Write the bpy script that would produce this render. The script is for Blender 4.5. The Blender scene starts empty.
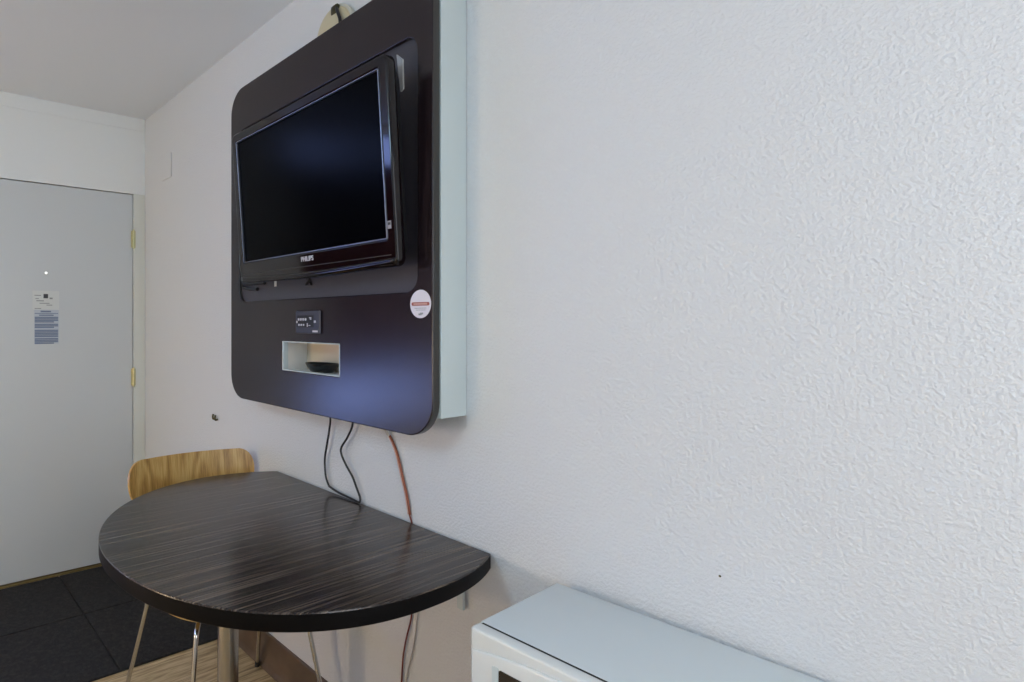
import bpy, bmesh, math, random
from mathutils import Vector, Matrix

S = bpy.context.scene
COL = S.collection
PI = math.pi
rnd = random.Random(7)

# ------------------------------------------------------------------ camera
CAM = Vector((3.267, -1.1685, 1.318))
cam = bpy.data.cameras.new('camera')
cam.sensor_width = 36.0
cam.sensor_fit = 'HORIZONTAL'
cam.lens = 36.0 * 593.5 / 1024.0
cam.shift_x = (512 - 305) / 1024.0          # the photo is an off-centre crop of a wider view
cam.shift_y = -19 / 1024.0
cam.clip_start = 0.02
cam_o = bpy.data.objects.new('camera', cam)
COL.objects.link(cam_o)
cam_o.location = CAM
cam_o.rotation_euler = (PI / 2, 0, math.atan2(0.8215, 0.5702))
S.camera = cam_o

# ------------------------------------------------------------------ world, lights, exposure
w = bpy.data.worlds.new('world')
S.world = w
w.use_nodes = True
w.node_tree.nodes['Background'].inputs[0].default_value = (0.75, 0.87, 1.0, 1)
w.node_tree.nodes['Background'].inputs[1].default_value = 0.6


def area_light(name, loc, rot, sx, sy, power, color):
    l = bpy.data.lights.new(name, 'AREA')
    l.shape = 'RECTANGLE'
    l.size, l.size_y, l.energy, l.color = sx, sy, power, color
    o = bpy.data.objects.new(name, l)
    COL.objects.link(o)
    o.location, o.rotation_euler = loc, rot
    return o


# daylight outside the window behind the camera (wall_near, x = 3.95), close to the television wall
area_light('window_daylight', (4.09, -0.65, 1.4), (0, PI / 2, 0), 1.5, 0.9, 19, (0.95, 0.98, 1.03))
# daylight outside the window beside the entrance door (wall_far, x = 0)
area_light('side_window_daylight', (-0.22, -2.15, 1.5), (0, -PI / 2, 0), 1.9, 1.4, 60, (0.33, 0.48, 1.2))


def point_light(name, loc, power, color, radius):
    l = bpy.data.lights.new(name, 'POINT')
    l.energy, l.color, l.shadow_soft_size = power, color, radius
    o = bpy.data.objects.new(name, l)
    COL.objects.link(o)
    o.location = loc


# added fill: cool from an unseen ceiling lamp, warm from an unseen floor lamp
point_light('ceiling_fill_light', (2.3, -2.5, 2.16), 37, (0.44, 0.70, 0.92), 0.16)
point_light('floor_fill_light', (1.2, -3.3, 1.0), 44, (1.06, 0.79, 0.50), 0.09)

S.view_settings.view_transform = 'Standard'
S.view_settings.look = 'None'
S.view_settings.gamma = 1
S.view_settings.use_curve_mapping = False
S.view_settings.exposure = 0.0


# ------------------------------------------------------------------ material helpers
def srgb(r, g, b):
    def f(c):
        c /= 255.0
        return c / 12.92 if c <= 0.04045 else ((c + 0.055) / 1.055) ** 2.4
    return (f(r), f(g), f(b), 1)


def mat(name, col, rough=0.5, metal=0.0, **kw):
    m = bpy.data.materials.new(name)
    m.use_nodes = True
    b = m.node_tree.nodes['Principled BSDF']
    b.inputs['Base Color'].default_value = srgb(*col)
    b.inputs['Roughness'].default_value = rough
    b.inputs['Metallic'].default_value = metal
    for k, v in kw.items():
        b.inputs[k].default_value = v
    return m


def nd(m, t, **props):
    n = m.node_tree.nodes.new(t)
    for k, v in props.items():
        setattr(n, k, v)
    return n


def lk(m, a, b):
    m.node_tree.links.new(a, b)


def coords(m, scale=(1, 1, 1), rot=(0, 0, 0)):
    t = nd(m, 'ShaderNodeTexCoord')
    mp = nd(m, 'ShaderNodeMapping')
    mp.inputs['Scale'].default_value = scale
    mp.inputs['Rotation'].default_value = rot
    lk(m, t.outputs['Object'], mp.inputs[0])
    return mp.outputs[0]


def noise(m, vec, scale, detail=3, rough=0.5, dist=0.0):
    n = nd(m, 'ShaderNodeTexNoise')
    n.inputs['Scale'].default_value = scale
    n.inputs['Detail'].default_value = detail
    n.inputs['Roughness'].default_value = rough
    n.inputs['Distortion'].default_value = dist
    lk(m, vec, n.inputs['Vector'])
    return n.outputs['Fac']


def ramp(m, fac, stops):
    r = nd(m, 'ShaderNodeValToRGB')
    e = r.color_ramp.elements
    while len(e) > 1:
        e.remove(e[-1])
    e[0].position, e[0].color = stops[0][0], srgb(*stops[0][1])
    for p, c in stops[1:]:
        x = e.new(p)
        x.color = srgb(*c)
    lk(m, fac, r.inputs[0])
    return r.outputs[0]


def mathn(m, op, a, b=None, c=None):
    n = nd(m, 'ShaderNodeMath', operation=op)
    for i, v in enumerate((a, b, c)):
        if v is None:
            continue
        if isinstance(v, (int, float)):
            n.inputs[i].default_value = v
        else:
            lk(m, v, n.inputs[i])
    return n.outputs[0]


def bump(m, h, strength, dist):
    b = nd(m, 'ShaderNodeBump')
    b.inputs['Strength'].default_value = strength
    b.inputs['Distance'].default_value = dist
    lk(m, h, b.inputs['Height'])
    lk(m, b.outputs[0], m.node_tree.nodes['Principled BSDF'].inputs['Normal'])


def setcol(m, c):
    lk(m, c, m.node_tree.nodes['Principled BSDF'].inputs['Base Color'])


def wall_material(name, col, strength, dist=0.004):
    m = mat(name, col, 0.62)
    v = coords(m)
    a = noise(m, v, 155, 2, 0.5)
    mr = nd(m, 'ShaderNodeMapRange', interpolation_type='SMOOTHSTEP')
    mr.inputs['From Min'].default_value = 0.36
    mr.inputs['From Max'].default_value = 0.66
    lk(m, a, mr.inputs[0])
    b = noise(m, v, 330, 2)
    h = mathn(m, 'MULTIPLY_ADD', b, 0.25, mr.outputs[0])
    bump(m, h, strength, dist)
    return m


M = {}
M['wall'] = wall_material('textured_wall_paint', (218, 218, 217), 0.34, 0.003)
M['wall_far'] = wall_material('entrance_wall_paint', (234, 235, 233), 0.15, 0.0012)
M['ceiling'] = wall_material('ceiling_paint', (229, 234, 239), 0.2, 0.0012)
M['door'] = mat('door_paint', (208, 211, 211), 0.38)
M['door_trim'] = mat('door_frame_paint', (222, 222, 212), 0.45)
M['white'] = mat('white_laminate', (198, 208, 207), 0.42)
M['brass'] = mat('brass', (206, 198, 150), 0.35, 0.7)
M['threshold'] = mat('aged_brass', (150, 130, 84), 0.4, 0.8)
M['chrome'] = mat('chrome', (205, 202, 196), 0.16, 1.0)
M['steel'] = mat('brushed_steel', (176, 170, 160), 0.24, 1.0)
M['dark_gap'] = mat('dark_rubber', (26, 25, 24), 0.8)
M['gloss_black'] = mat('gloss_black_plastic', (14, 6, 8), 0.08, **{'Specular IOR Level': 0.42})
M['matt_black'] = mat('matt_black_plastic', (20, 20, 22), 0.5)
M['screen'] = mat('lcd_screen', (3, 4, 6), 0.2, **{'Specular IOR Level': 0.03})
M['silver'] = mat('silver_trim', (150, 156, 170), 0.3, 1.0)
M['print_silver'] = mat('silver_print', (200, 198, 205), 0.45)
M['paper'] = mat('paper', (218, 220, 217), 0.7)
M['paper_blue'] = mat('pale_blue_paper', (194, 201, 209), 0.7)
M['ink_blue'] = mat('blue_ink', (118, 130, 154), 0.7)
M['ink_grey'] = mat('grey_ink', (150, 152, 152), 0.7)
M['ink_dark'] = mat('dark_ink', (62, 64, 68), 0.7)
M['sticker'] = mat('sticker_vinyl', (226, 220, 226), 0.4)
M['sticker_red'] = mat('sticker_red', (158, 86, 74), 0.5)
M['sticker_text'] = mat('sticker_pale_print', (216, 170, 160), 0.5)
M['niche'] = mat('niche_back_board', (222, 206, 180), 0.5)
M['niche_white'] = mat('niche_wall_paint', (226, 226, 222), 0.5)
M['slate'] = mat('slate_plastic', (52, 54, 66), 0.4)
M['cream'] = mat('cream_plastic', (204, 192, 158), 0.5)
M['cream_rim'] = mat('pale_rim_plastic', (196, 194, 180), 0.5)
M['recess'] = mat('recess_laminate', (62, 60, 66), 0.42)
M['cord'] = mat('black_cord', (26, 25, 25), 0.45)
M['copper'] = mat('copper_wire_in_clear_jacket', (140, 74, 48), 0.22, 0.15)
M['clear_jacket'] = mat('pinkish_clear_jacket', (214, 176, 160), 0.2)
M['white_cord'] = mat('white_cord', (190, 182, 172), 0.5)
M['bowl'] = mat('black_glazed_bowl', (22, 26, 26), 0.22)
M['microwave'] = mat('white_enamel', (206, 213, 214), 0.28)
M['microwave_front'] = mat('white_glossy_plastic', (220, 222, 219), 0.2)
M['window_dark'] = mat('dark_oven_window', (26, 22, 22), 0.12)
M['plate'] = mat('painted_cover_plate', (216, 217, 218), 0.55)
M['spec'] = mat('grey_spec_sticker', (150, 146, 150), 0.5)
M['grey_metal'] = mat('grey_metal', (178, 178, 174), 0.4, 0.3)
M['hook'] = mat('aged_bronze', (84, 80, 56), 0.4, 0.8)
M['shade'] = mat('dark_red_roller_shade', (74, 26, 36), 0.8)
M['edge_black'] = mat('black_edge_banding', (9, 7, 7), 0.5, **{'Specular IOR Level': 0.12})
M['panel_edge'] = mat('panel_edge_banding', (50, 48, 45), 0.35)

# peephole lens: its own glow stands in for daylight from outside
m = M['lens'] = mat('peephole_lens', (240, 244, 250), 0.1)
m.node_tree.nodes['Principled BSDF'].inputs['Emission Color'].default_value = (0.9, 0.95, 1, 1)
m.node_tree.nodes['Principled BSDF'].inputs['Emission Strength'].default_value = 1.6

# thin window pane
m = M['pane'] = bpy.data.materials.new('window_pane')
m.use_nodes = True
nt = m.node_tree
nt.nodes.remove(nt.nodes['Principled BSDF'])
tr = nt.nodes.new('ShaderNodeBsdfTransparent')
gl = nt.nodes.new('ShaderNodeBsdfGlossy')
gl.inputs['Roughness'].default_value = 0.02
mx = nt.nodes.new('ShaderNodeMixShader')
mx.inputs[0].default_value = 0.06
nt.links.new(tr.outputs[0], mx.inputs[1])
nt.links.new(gl.outputs[0], mx.inputs[2])
nt.links.new(mx.outputs[0], nt.nodes['Material Output'].inputs[0])

# glowing glass of the added ceiling lamp
m = M['lamp_glass'] = mat('fill_lamp_glass', (240, 232, 220), 0.4)
m.node_tree.nodes['Principled BSDF'].inputs['Emission Color'].default_value = (1, 0.87, 0.72, 1)
m.node_tree.nodes['Principled BSDF'].inputs['Emission Strength'].default_value = 3.0

# wood floor: vinyl planks running along Y, streaked
m = M['floor'] = mat('wood_plank_floor', (150, 124, 92), 0.42)
v = coords(m, (16, 1.5, 1))
n1 = noise(m, v, 3.2, 5, 0.62, 0.3)
v2 = coords(m, (60, 4, 1))
n2 = noise(m, v2, 2.0, 3, 0.6)
f = mathn(m, 'MULTIPLY_ADD', n2, 0.45, mathn(m, 'MULTIPLY', n1, 0.62))
c = ramp(m, f, [(0.36, (112, 90, 62)), (0.47, (166, 140, 100)), (0.56, (200, 174, 132)), (0.68, (216, 192, 152))])
br = nd(m, 'ShaderNodeTexBrick')
br.offset = 0.37
br.inputs['Scale'].default_value = 1.0
br.inputs['Brick Width'].default_value = 1.2
br.inputs['Row Height'].default_value = 0.152
br.inputs['Mortar Size'].default_value = 0.0012
br.inputs['Color1'].default_value = (0.82, 0.82, 0.82, 1)
br.inputs['Color2'].default_value = (1.1, 1.08, 1.05, 1)
br.inputs['Mortar'].default_value = (0.3, 0.27, 0.25, 1)
vb = coords(m, (1, 1, 1), (0, 0, PI / 2))
lk(m, vb, br.inputs['Vector'])
mul = nd(m, 'ShaderNodeMix', data_type='RGBA', blend_type='MULTIPLY')
mul.inputs[0].default_value = 1.0
lk(m, c, mul.inputs[6])
lk(m, br.outputs[0], mul.inputs[7])
setcol(m, mul.outputs[2])
bump(m, f, 0.12, 0.002)

# carpet
m = M['carpet'] = mat('charcoal_carpet', (46, 43, 42), 0.95)
v = coords(m)
n1 = noise(m, v, 420, 3, 0.7)
n2 = noise(m, v, 60, 3, 0.6)
f = mathn(m, 'MULTIPLY_ADD', n2, 0.4, mathn(m, 'MULTIPLY', n1, 0.6))
setcol(m, ramp(m, f, [(0.34, (11, 10, 10)), (0.5, (29, 27, 26)), (0.66, (62, 57, 53))]))
bump(m, n1, 0.8, 0.004)

# dark streaked wood of the table top: grain along Y
m = M['table_wood'] = mat('dark_streaked_laminate', (56, 48, 46), 0.2)
v = coords(m, (70, 1.1, 1))
n1 = noise(m, v, 1.6, 4, 0.65, 0.15)
v2 = coords(m, (230, 1.3, 1))
n2 = noise(m, v2, 1.5, 3, 0.6)
f = mathn(m, 'MULTIPLY_ADD', n2, 0.70, mathn(m, 'MULTIPLY', n1, 0.36))
setcol(m, ramp(m, f, [(0.36, (20, 15, 13)), (0.48, (38, 30, 26)), (0.55, (60, 50, 43)), (0.62, (90, 78, 68)), (0.70, (128, 116, 102))]))
bump(m, f, 0.05, 0.001)

# dark veneer of the TV panel
m = M['panel_wood'] = mat('dark_wenge_veneer', (44, 36, 38), 0.23)
v = coords(m, (160, 1, 5))
n1 = noise(m, v, 1.5, 4, 0.6)
v2 = coords(m, (4, 1, 150))
n2 = noise(m, v2, 1.5, 3, 0.6)
f = mathn(m, 'MULTIPLY_ADD', n2, 0.45, mathn(m, 'MULTIPLY', n1, 0.6))
setcol(m, ramp(m, f, [(0.36, (20, 12, 14)), (0.54, (31, 21, 24)), (0.7, (44, 33, 35))]))
bump(m, f, 0.06, 0.001)

# honey plywood of the chair
m = M['plywood'] = mat('honey_plywood', (176, 136, 76), 0.36)
v = coords(m, (1, 1, 0.28))
n1 = noise(m, v, 5.0, 2, 0.5, 0.4)
wv = mathn(m, 'SINE', mathn(m, 'MULTIPLY', n1, 62.0))
v2 = coords(m, (40, 90, 4))
n2 = noise(m, v2, 2.0, 4, 0.6)
f = mathn(m, 'MULTIPLY_ADD', wv, 0.16, n2)
setcol(m, ramp(m, f, [(0.25, (158, 118, 58)), (0.48, (190, 148, 80)), (0.72, (208, 170, 104))]))

# taupe vinyl base
m = M['base'] = mat('taupe_vinyl_base', (112, 98, 84), 0.5)
v = coords(m, (1, 1, 1))
setcol(m, ramp(m, noise(m, v, 9, 4), [(0.35, (84, 66, 48)), (0.65, (104, 84, 64))]))


# ------------------------------------------------------------------ mesh helpers
def obj(name, bm, material, parent=None, smooth=False, angle=35):
    me = bpy.data.meshes.new(name)
    bmesh.ops.recalc_face_normals(bm, faces=bm.faces)
    bm.to_mesh(me)
    bm.free()
    if smooth:
        me.shade_smooth()
        if angle:
            me.set_sharp_from_angle(angle=math.radians(angle))
    mats = material if isinstance(material, (list, tuple)) else [material]
    for x in mats:
        me.materials.append(x)
    o = bpy.data.objects.new(name, me)
    COL.objects.link(o)
    if parent:
        o.parent = parent
    return o


def tag(o, label, cat=None, group=None, kind=None):
    o['label'] = label
    if cat:
        o['category'] = cat
    if group:
        o['group'] = group
    if kind:
        o['kind'] = kind
    return o


def thing(name, label, cat, loc=(0, 0, 0), rot=(0, 0, 0), group=None):
    o = bpy.data.objects.new(name, None)
    o.empty_display_size = 0.05
    COL.objects.link(o)
    o.location, o.rotation_euler = loc, rot
    return tag(o, label, cat, group)


def box(bm, a, b, bev=0.0, seg=2):
    """axis-aligned box between corners a and b, optionally bevelled"""
    a, b = Vector(a), Vector(b)
    lo_ = Vector(map(min, a, b))
    hi_ = Vector(map(max, a, b))
    t = bmesh.new()
    bmesh.ops.create_cube(t, size=1.0)
    for v_ in t.verts:
        v_.co = Vector(((lo_[i] + hi_[i]) / 2 + v_.co[i] * (hi_[i] - lo_[i]) for i in range(3)))
    if bev:
        bmesh.ops.bevel(t, geom=t.edges[:], offset=bev, segments=seg, profile=0.5, affect='EDGES')
    merge(bm, t)


def merge(bm, t):
    me = bpy.data.meshes.new('tmp')
    t.to_mesh(me)
    t.free()
    bm.from_mesh(me)
    bpy.data.meshes.remove(me)


def catmull(pts, n=8):
    pts = [Vector(p) for p in pts]
    out = []
    P = [pts[0] * 2 - pts[1]] + pts + [pts[-1] * 2 - pts[-2]]
    for i in range(1, len(P) - 2):
        p0, p1, p2, p3 = P[i - 1:i + 3]
        for k in range(n):
            t = k / n
            out.append(0.5 * ((2 * p1) + (p2 - p0) * t + (2 * p0 - 5 * p1 + 4 * p2 - p3) * t * t
                              + (3 * p1 - p0 - 3 * p2 + p3) * t ** 3))
    out.append(pts[-1])
    return out


def tube(bm, pts, r, seg=12, r2=None, up=None):
    """sweep a circle (or ellipse r x r2) along pts with end caps"""
    pts = [Vector(p) for p in pts]
    rings = []
    t0 = (pts[1] - pts[0]).normalized()
    ref = Vector(up) if up else (Vector((0, 0, 1)) if abs(t0.z) < 0.9 else Vector((1, 0, 0)))
    nrm = (ref - t0 * ref.dot(t0)).normalized()
    for i, p in enumerate(pts):
        if i == 0:
            t = t0
        elif i == len(pts) - 1:
            t = (pts[i] - pts[i - 1]).normalized()
        else:
            t = ((pts[i + 1] - pts[i]).normalized() + (pts[i] - pts[i - 1]).normalized()).normalized()
        nrm = (nrm - t * nrm.dot(t)).normalized()
        bn = t.cross(nrm)
        rr = r[i] if isinstance(r, (list, tuple)) else r
        rb = r2 if r2 else rr
        rings.append([bm.verts.new(p + nrm * rr * math.cos(2 * PI * k / seg) + bn * rb * math.sin(2 * PI * k / seg))
                      for k in range(seg)])
    for a, b in zip(rings, rings[1:]):
        for k in range(seg):
            bm.faces.new((a[k], a[(k + 1) % seg], b[(k + 1) % seg], b[k]))
    bm.faces.new(rings[0][::-1])
    bm.faces.new(rings[-1])


def lathe(bm, prof, seg=40, axis='Z', origin=(0, 0, 0), sx=1.0, sy=1.0):
    """revolve (radius, height) profile; axis Z up, or Y: height goes along -Y (out of the TV wall), or X"""
    O = Vector(origin)

    def pt(r, h, a):
        c_, s_ = r * math.cos(a) * sx, r * math.sin(a) * sy
        if axis == 'Z':
            return O + Vector((c_, s_, h))
        if axis == 'Y':
            return O + Vector((c_, -h, s_))
        return O + Vector((h, c_, s_))
    rings = []
    for r, h in prof:
        if r < 1e-6:
            rings.append([bm.verts.new(pt(0, h, 0))])
        else:
            rings.append([bm.verts.new(pt(r, h, 2 * PI * k / seg)) for k in range(seg)])
    for a, b in zip(rings, rings[1:]):
        for k in range(seg):
            k2 = (k + 1) % seg
            if len(a) == 1 and len(b) == 1:
                continue
            if len(a) == 1:
                bm.faces.new((a[0], b[k2], b[k]))
            elif len(b) == 1:
                bm.faces.new((a[k], a[k2], b[0]))
            else:
                bm.faces.new((a[k], a[k2], b[k2], b[k]))
    if len(rings[0]) > 1:
        bm.faces.new(rings[0][::-1])
    if len(rings[-1]) > 1:
        bm.faces.new(rings[-1])


def rrect(x0, x1, z0, z1, r, n=8):
    """rounded rectangle outline in X-Z, counter-clockwise"""
    out = []
    for cx, cz, a0 in ((x1 - r, z1 - r, 0), (x0 + r, z1 - r, PI / 2), (x0 + r, z0 + r, PI), (x1 - r, z0 + r, 1.5 * PI)):
        for k in range(n + 1):
            a = a0 + PI / 2 * k / n
            out.append((cx + r * math.cos(a), cz + r * math.sin(a)))
    return out


def plate_with_holes(name, loops, y_front, y_back, bev, material, parent):
    """flat board in the X-Z plane with real holes: outline loops -> 2D curve, extruded and bevelled"""
    cu = bpy.data.curves.new(name, 'CURVE')
    cu.dimensions = '2D'
    cu.fill_mode = 'BOTH'
    th = abs(y_back - y_front)
    cu.extrude = th / 2 - bev
    cu.bevel_depth = bev
    cu.bevel_resolution = 2
    cu.offset = -bev
    for lp in loops:
        sp = cu.splines.new('POLY')
        sp.points.add(len(lp) - 1)
        for p, (x, z) in zip(sp.points, lp):
            p.co = (x, z, 0, 1)
        sp.use_cyclic_u = True
    t = bpy.data.objects.new('tmp', cu)
    COL.objects.link(t)
    dg = bpy.context.evaluated_depsgraph_get()
    me = bpy.data.meshes.new_from_object(t.evaluated_get(dg))
    bpy.data.objects.remove(t)
    bpy.data.curves.remove(cu)
    # curve x,y,z -> world x,z,-y
    me.transform(Matrix(((1, 0, 0, 0), (0, 0, -1, (y_front + y_back) / 2), (0, 1, 0, 0), (0, 0, 0, 1))))
    me.name = name
    bm = bmesh.new()
    bm.from_mesh(me)
    bpy.data.meshes.remove(me)
    bmesh.ops.remove_doubles(bm, verts=bm.verts, dist=1e-5)
    o = obj(name, bm, material, parent, smooth=True, angle=30)
    for p in o.data.polygons:                     # keep the flat faces flat
        if abs(p.normal.y) > 0.999:
            p.use_smooth = False
    return o


def prism(bm, outline, y0, y1):
    """outline in X-Z pushed from y0 to y1"""
    a = [bm.verts.new((x, y0, z)) for x, z in outline]
    b = [bm.verts.new((x, y1, z)) for x, z in outline]
    n = len(outline)
    bm.faces.new(a)
    bm.faces.new(b[::-1])
    for k in range(n):
        bm.faces.new((a[k], b[k], b[(k + 1) % n], a[(k + 1) % n]))


def lettering(name, text, size, loc, material, parent, thick=0.0006, extra=None):
    cu = bpy.data.curves.new(name, 'FONT')
    cu.body = text
    cu.size = size
    cu.align_x = 'CENTER'
    cu.align_y = 'CENTER'
    cu.extrude = thick
    cu.offset = 0.0004
    t = bpy.data.objects.new('tmp', cu)
    COL.objects.link(t)
    dg = bpy.context.evaluated_depsgraph_get()
    me = bpy.data.meshes.new_from_object(t.evaluated_get(dg))
    bpy.data.objects.remove(t)
    me.transform(Matrix(((1, 0, 0, loc[0]), (0, 0, -1, loc[1]), (0, 1, 0, loc[2]), (0, 0, 0, 1))))
    bm = bmesh.new()
    bm.from_mesh(me)
    bpy.data.meshes.remove(me)
    return obj(name, bm, material, parent)


def structure(name, bm, material, label, parent=None, smooth=False):
    o = obj(name, bm, material, parent, smooth)
    tag(o, label, name.split('_')[0], kind='structure')
    return o


# ------------------------------------------------------------------ the room
RX, RY, RZ = 3.95, -3.7, 2.458
T = 0.12
bm = bmesh.new(); box(bm, (-T, RY - T, -0.1), (RX + T, T, 0))
structure('floor', bm, M['floor'], 'tan streaked wood plank floor')
bm = bmesh.new(); box(bm, (-T, RY - T, RZ), (RX + T, T, RZ + 0.1))
structure('ceiling', bm, M['ceiling'], 'plain pale grey ceiling')
bm = bmesh.new(); box(bm, (-T, 0, 0), (RX + T, T, RZ))
structure('wall_right', bm, M['wall'], 'white orange-peel textured wall carrying the television panel')
bm = bmesh.new(); box(bm, (-T, RY - T, 0), (RX + T, RY, RZ))
structure('wall_left', bm, M['wall'], 'white textured wall opposite the television panel')

D0, D1, DH = -0.066, -0.985, 2.032          # door opening
W0, W1, WZ0, WZ1 = -1.45, -2.85, 0.55, 2.44  # window beside the door
bm = bmesh.new()
box(bm, (-T, 0, DH), (0, D1, RZ))
box(bm, (-T, 0, 0), (0, D0, DH))
box(bm, (-T, D1, 0), (0, W0, RZ))
box(bm, (-T, W0, 0), (0, W1, WZ0))
box(bm, (-T, W0, WZ1), (0, W1, RZ))
box(bm, (-T, W1, 0), (0, RY, RZ))
structure('wall_far', bm, M['wall_far'], 'white wall around the entrance door')
N0, N1, NZ0, NZ1 = -0.22, -1.08, 0.66, 2.14   # big window behind the camera
bm = bmesh.new()
box(bm, (RX, 0, 0), (RX + T, N0, RZ))
box(bm, (RX, N1, 0), (RX + T, RY, RZ))
box(bm, (RX, N0, 0), (RX + T, N1, NZ0))
box(bm, (RX, N0, NZ1), (RX + T, N1, RZ))
structure('wall_near', bm, M['wall'], 'white wall with the wide window behind the viewer')

# thin trim strip under the ceiling over the door, right jamb
bm = bmesh.new(); box(bm, (0, -0.004, 2.388), (0.004, RY + 0.004, RZ), 0.0015, 1)
structure('trim_1', bm, M['wall_far'], 'thin flat strip under the ceiling over the entrance door')
bm = bmesh.new()
box(bm, (0, -0.002, 0), (0.003, D0, DH + 0.001), 0.001, 1)
structure('trim_2', bm, M['door_trim'], 'narrow cream door jamb between entrance door and corner')

# baseboards with a toe
def base_profile_x(bm, x0, x1):
    prof = [(0, 0.002), (-0.016, 0.002), (-0.014, 0.010), (-0.0105, 0.024), (-0.009, 0.05), (-0.008, 0.138), (-0.005, 0.142), (0, 0.142)]
    a = [bm.verts.new((x0, y, z)) for y, z in prof]
    b = [bm.verts.new((x1, y, z)) for y, z in prof]
    n = len(prof)
    bm.faces.new(a); bm.faces.new(b[::-1])
    for k in range(n):
        bm.faces.new((a[k], b[k], b[(k + 1) % n], a[(k + 1) % n]))
bm = bmesh.new(); base_profile_x(bm, 0.004, RX)
structure('baseboard_right', bm, M['base'], 'taupe vinyl baseboard under the television wall')
bm = bmesh.new(); box(bm, (0, D1 - 0.02, 0.001), (0.01, RY, 0.142), 0.002)
structure('baseboard_far', bm, M['base'], 'taupe vinyl baseboard beyond the entrance door')

# door
dr = tag(thing('door_1', 'flat pale grey entrance door with brass hinges and a peephole', 'door', (0, D0, 0)),
         'flat pale grey entrance door with brass hinges and a peephole', 'door', kind='structure')
bm = bmesh.new(); box(bm, (-0.048, -0.004, 0.014), (-0.003, D1 - D0 + 0.004, DH - 0.005), 0.002)
obj('door_slab', bm, M['door'], dr)
bm = bmesh.new()                                # dark rebate behind the gaps
box(bm, (-0.075, 0, 0.0), (-0.052, -0.02, DH)); box(bm, (-0.075, D1 - D0, 0.0), (-0.052, D1 - D0 + 0.02, DH))
box(bm, (-0.075, -0.02, DH - 0.03), (-0.052, D1 - D0 + 0.02, DH)); box(bm, (-0.11, 0, 0), (-0.052, D1 - D0, 0.02))
obj('door_stop', bm, M['dark_gap'], dr)
for z in (1.779, 1.011, 0.24):
    bm = bmesh.new()
    tube(bm, [(0.006, -0.001, z - 0.048), (0.006, -0.001, z + 0.048)], 0.0065, 12)
    tube(bm, [(0.006, -0.001, z - 0.054), (0.006, -0.001, z - 0.047)], 0.005, 12)
    tube(bm, [(0.006, -0.001, z + 0.047), (0.006, -0.001, z + 0.054)], 0.005, 12)
    box(bm, (-0.002, -0.014, z - 0.047), (0.0016, -0.004, z + 0.047), 0.0005, 1)
    box(bm, (0.003, 0.001, z - 0.047), (0.0045, 0.011, z + 0.047), 0.0005, 1)
    obj('hinge', bm, M['brass'], dr, True)
py, pz = -0.522 - D0, 1.570
bm = bmesh.new(); lathe(bm, [(0.005, -0.003), (0.0095, -0.003), (0.0095, 0.001), (0.008, 0.003), (0.006, 0.003), (0.005, 0.001)], 24, 'X', (0, py, pz))
ph = obj('peephole', bm, M['door_trim'], dr, True)
bm = bmesh.new(); lathe(bm, [(0.0, 0.004), (0.0035, 0.0032), (0.0055, 0.0012), (0.0055, -0.003)], 24, 'X', (0, py, pz))
obj('lens', bm, M['lens'], ph, True)
bm = bmesh.new()
lathe(bm, [(0.026, -0.003), (0.026, 0.003), (0.012, 0.006), (0.011, 0.02)], 24, 'X', (0, D1 - D0 + 0.07, 0.96))
tube(bm, catmull([(0.022, D1 - D0 + 0.07, 0.96), (0.05, D1 - D0 + 0.075, 0.96), (0.056, D1 - D0 + 0.11, 0.96), (0.055, D1 - D0 + 0.18, 0.96)], 6), 0.008, 12)
obj('handle', bm, M['steel'], dr, True)
bm = bmesh.new(); box(bm, (-0.1, D0, 0.0005), (0.010, D1, 0.010), 0.003)
structure('trim_3', bm, M['threshold'], 'thin brass threshold strip under the entrance door')

# window beside the door: frame, pane, roller shade two thirds down
wf = tag(thing('window_1', 'window beside the entrance door half covered by a dark red roller shade', 'window', (0, W0, WZ0)),
         'window beside the entrance door half covered by a dark red roller shade', 'window', kind='structure')
def window_parts(root, x, ylen, zlen, depth):
    b_ = bmesh.new()
    for a, c_ in (((0, 0, 0), (depth, -0.05, zlen)), ((0, -ylen, 0), (depth, -ylen + 0.05, zlen)),
                  ((0, -0.05, 0), (depth, -ylen + 0.05, 0.05)), ((0, -0.05, zlen - 0.05), (depth, -ylen + 0.05, zlen)),
                  ((0, -ylen / 2 - 0.025, 0.05), (depth, -ylen / 2 + 0.025, zlen - 0.05))):
        box(b_, (a[0] + x, a[1], a[2]), (c_[0] + x, c_[1], c_[2]), 0.003)
    obj('window_frame', b_, M['white'], root)
    b_ = bmesh.new(); box(b_, (x + depth * 0.4, -0.04, 0.04), (x + depth * 0.4 + 0.004, -ylen + 0.04, zlen - 0.04))
    obj('window_pane', b_, M['pane'], root)
window_parts(wf, -0.09, W0 - W1, WZ1 - WZ0, 0.05)
bm = bmesh.new()
box(bm, (-0.026, -0.002, 0.42), (-0.024, -(W0 - W1) + 0.002, 1.60))
tube(bm, [(-0.025, -0.002, 1.60), (-0.025, -(W0 - W1) + 0.002, 1.60)], 0.022, 16)
tube(bm, [(-0.025, -0.01, 0.425), (-0.025, -(W0 - W1) + 0.01, 0.425)], 0.008, 10)
obj('roller_shade', bm, M['shade'], wf, True)
wn = tag(thing('window_2', 'bright window behind the viewer', 'window', (RX, N0, NZ0)),
         'bright window behind the viewer', 'window', kind='structure')
window_parts(wn, 0.05, N0 - N1, NZ1 - NZ0, 0.05)

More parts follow.
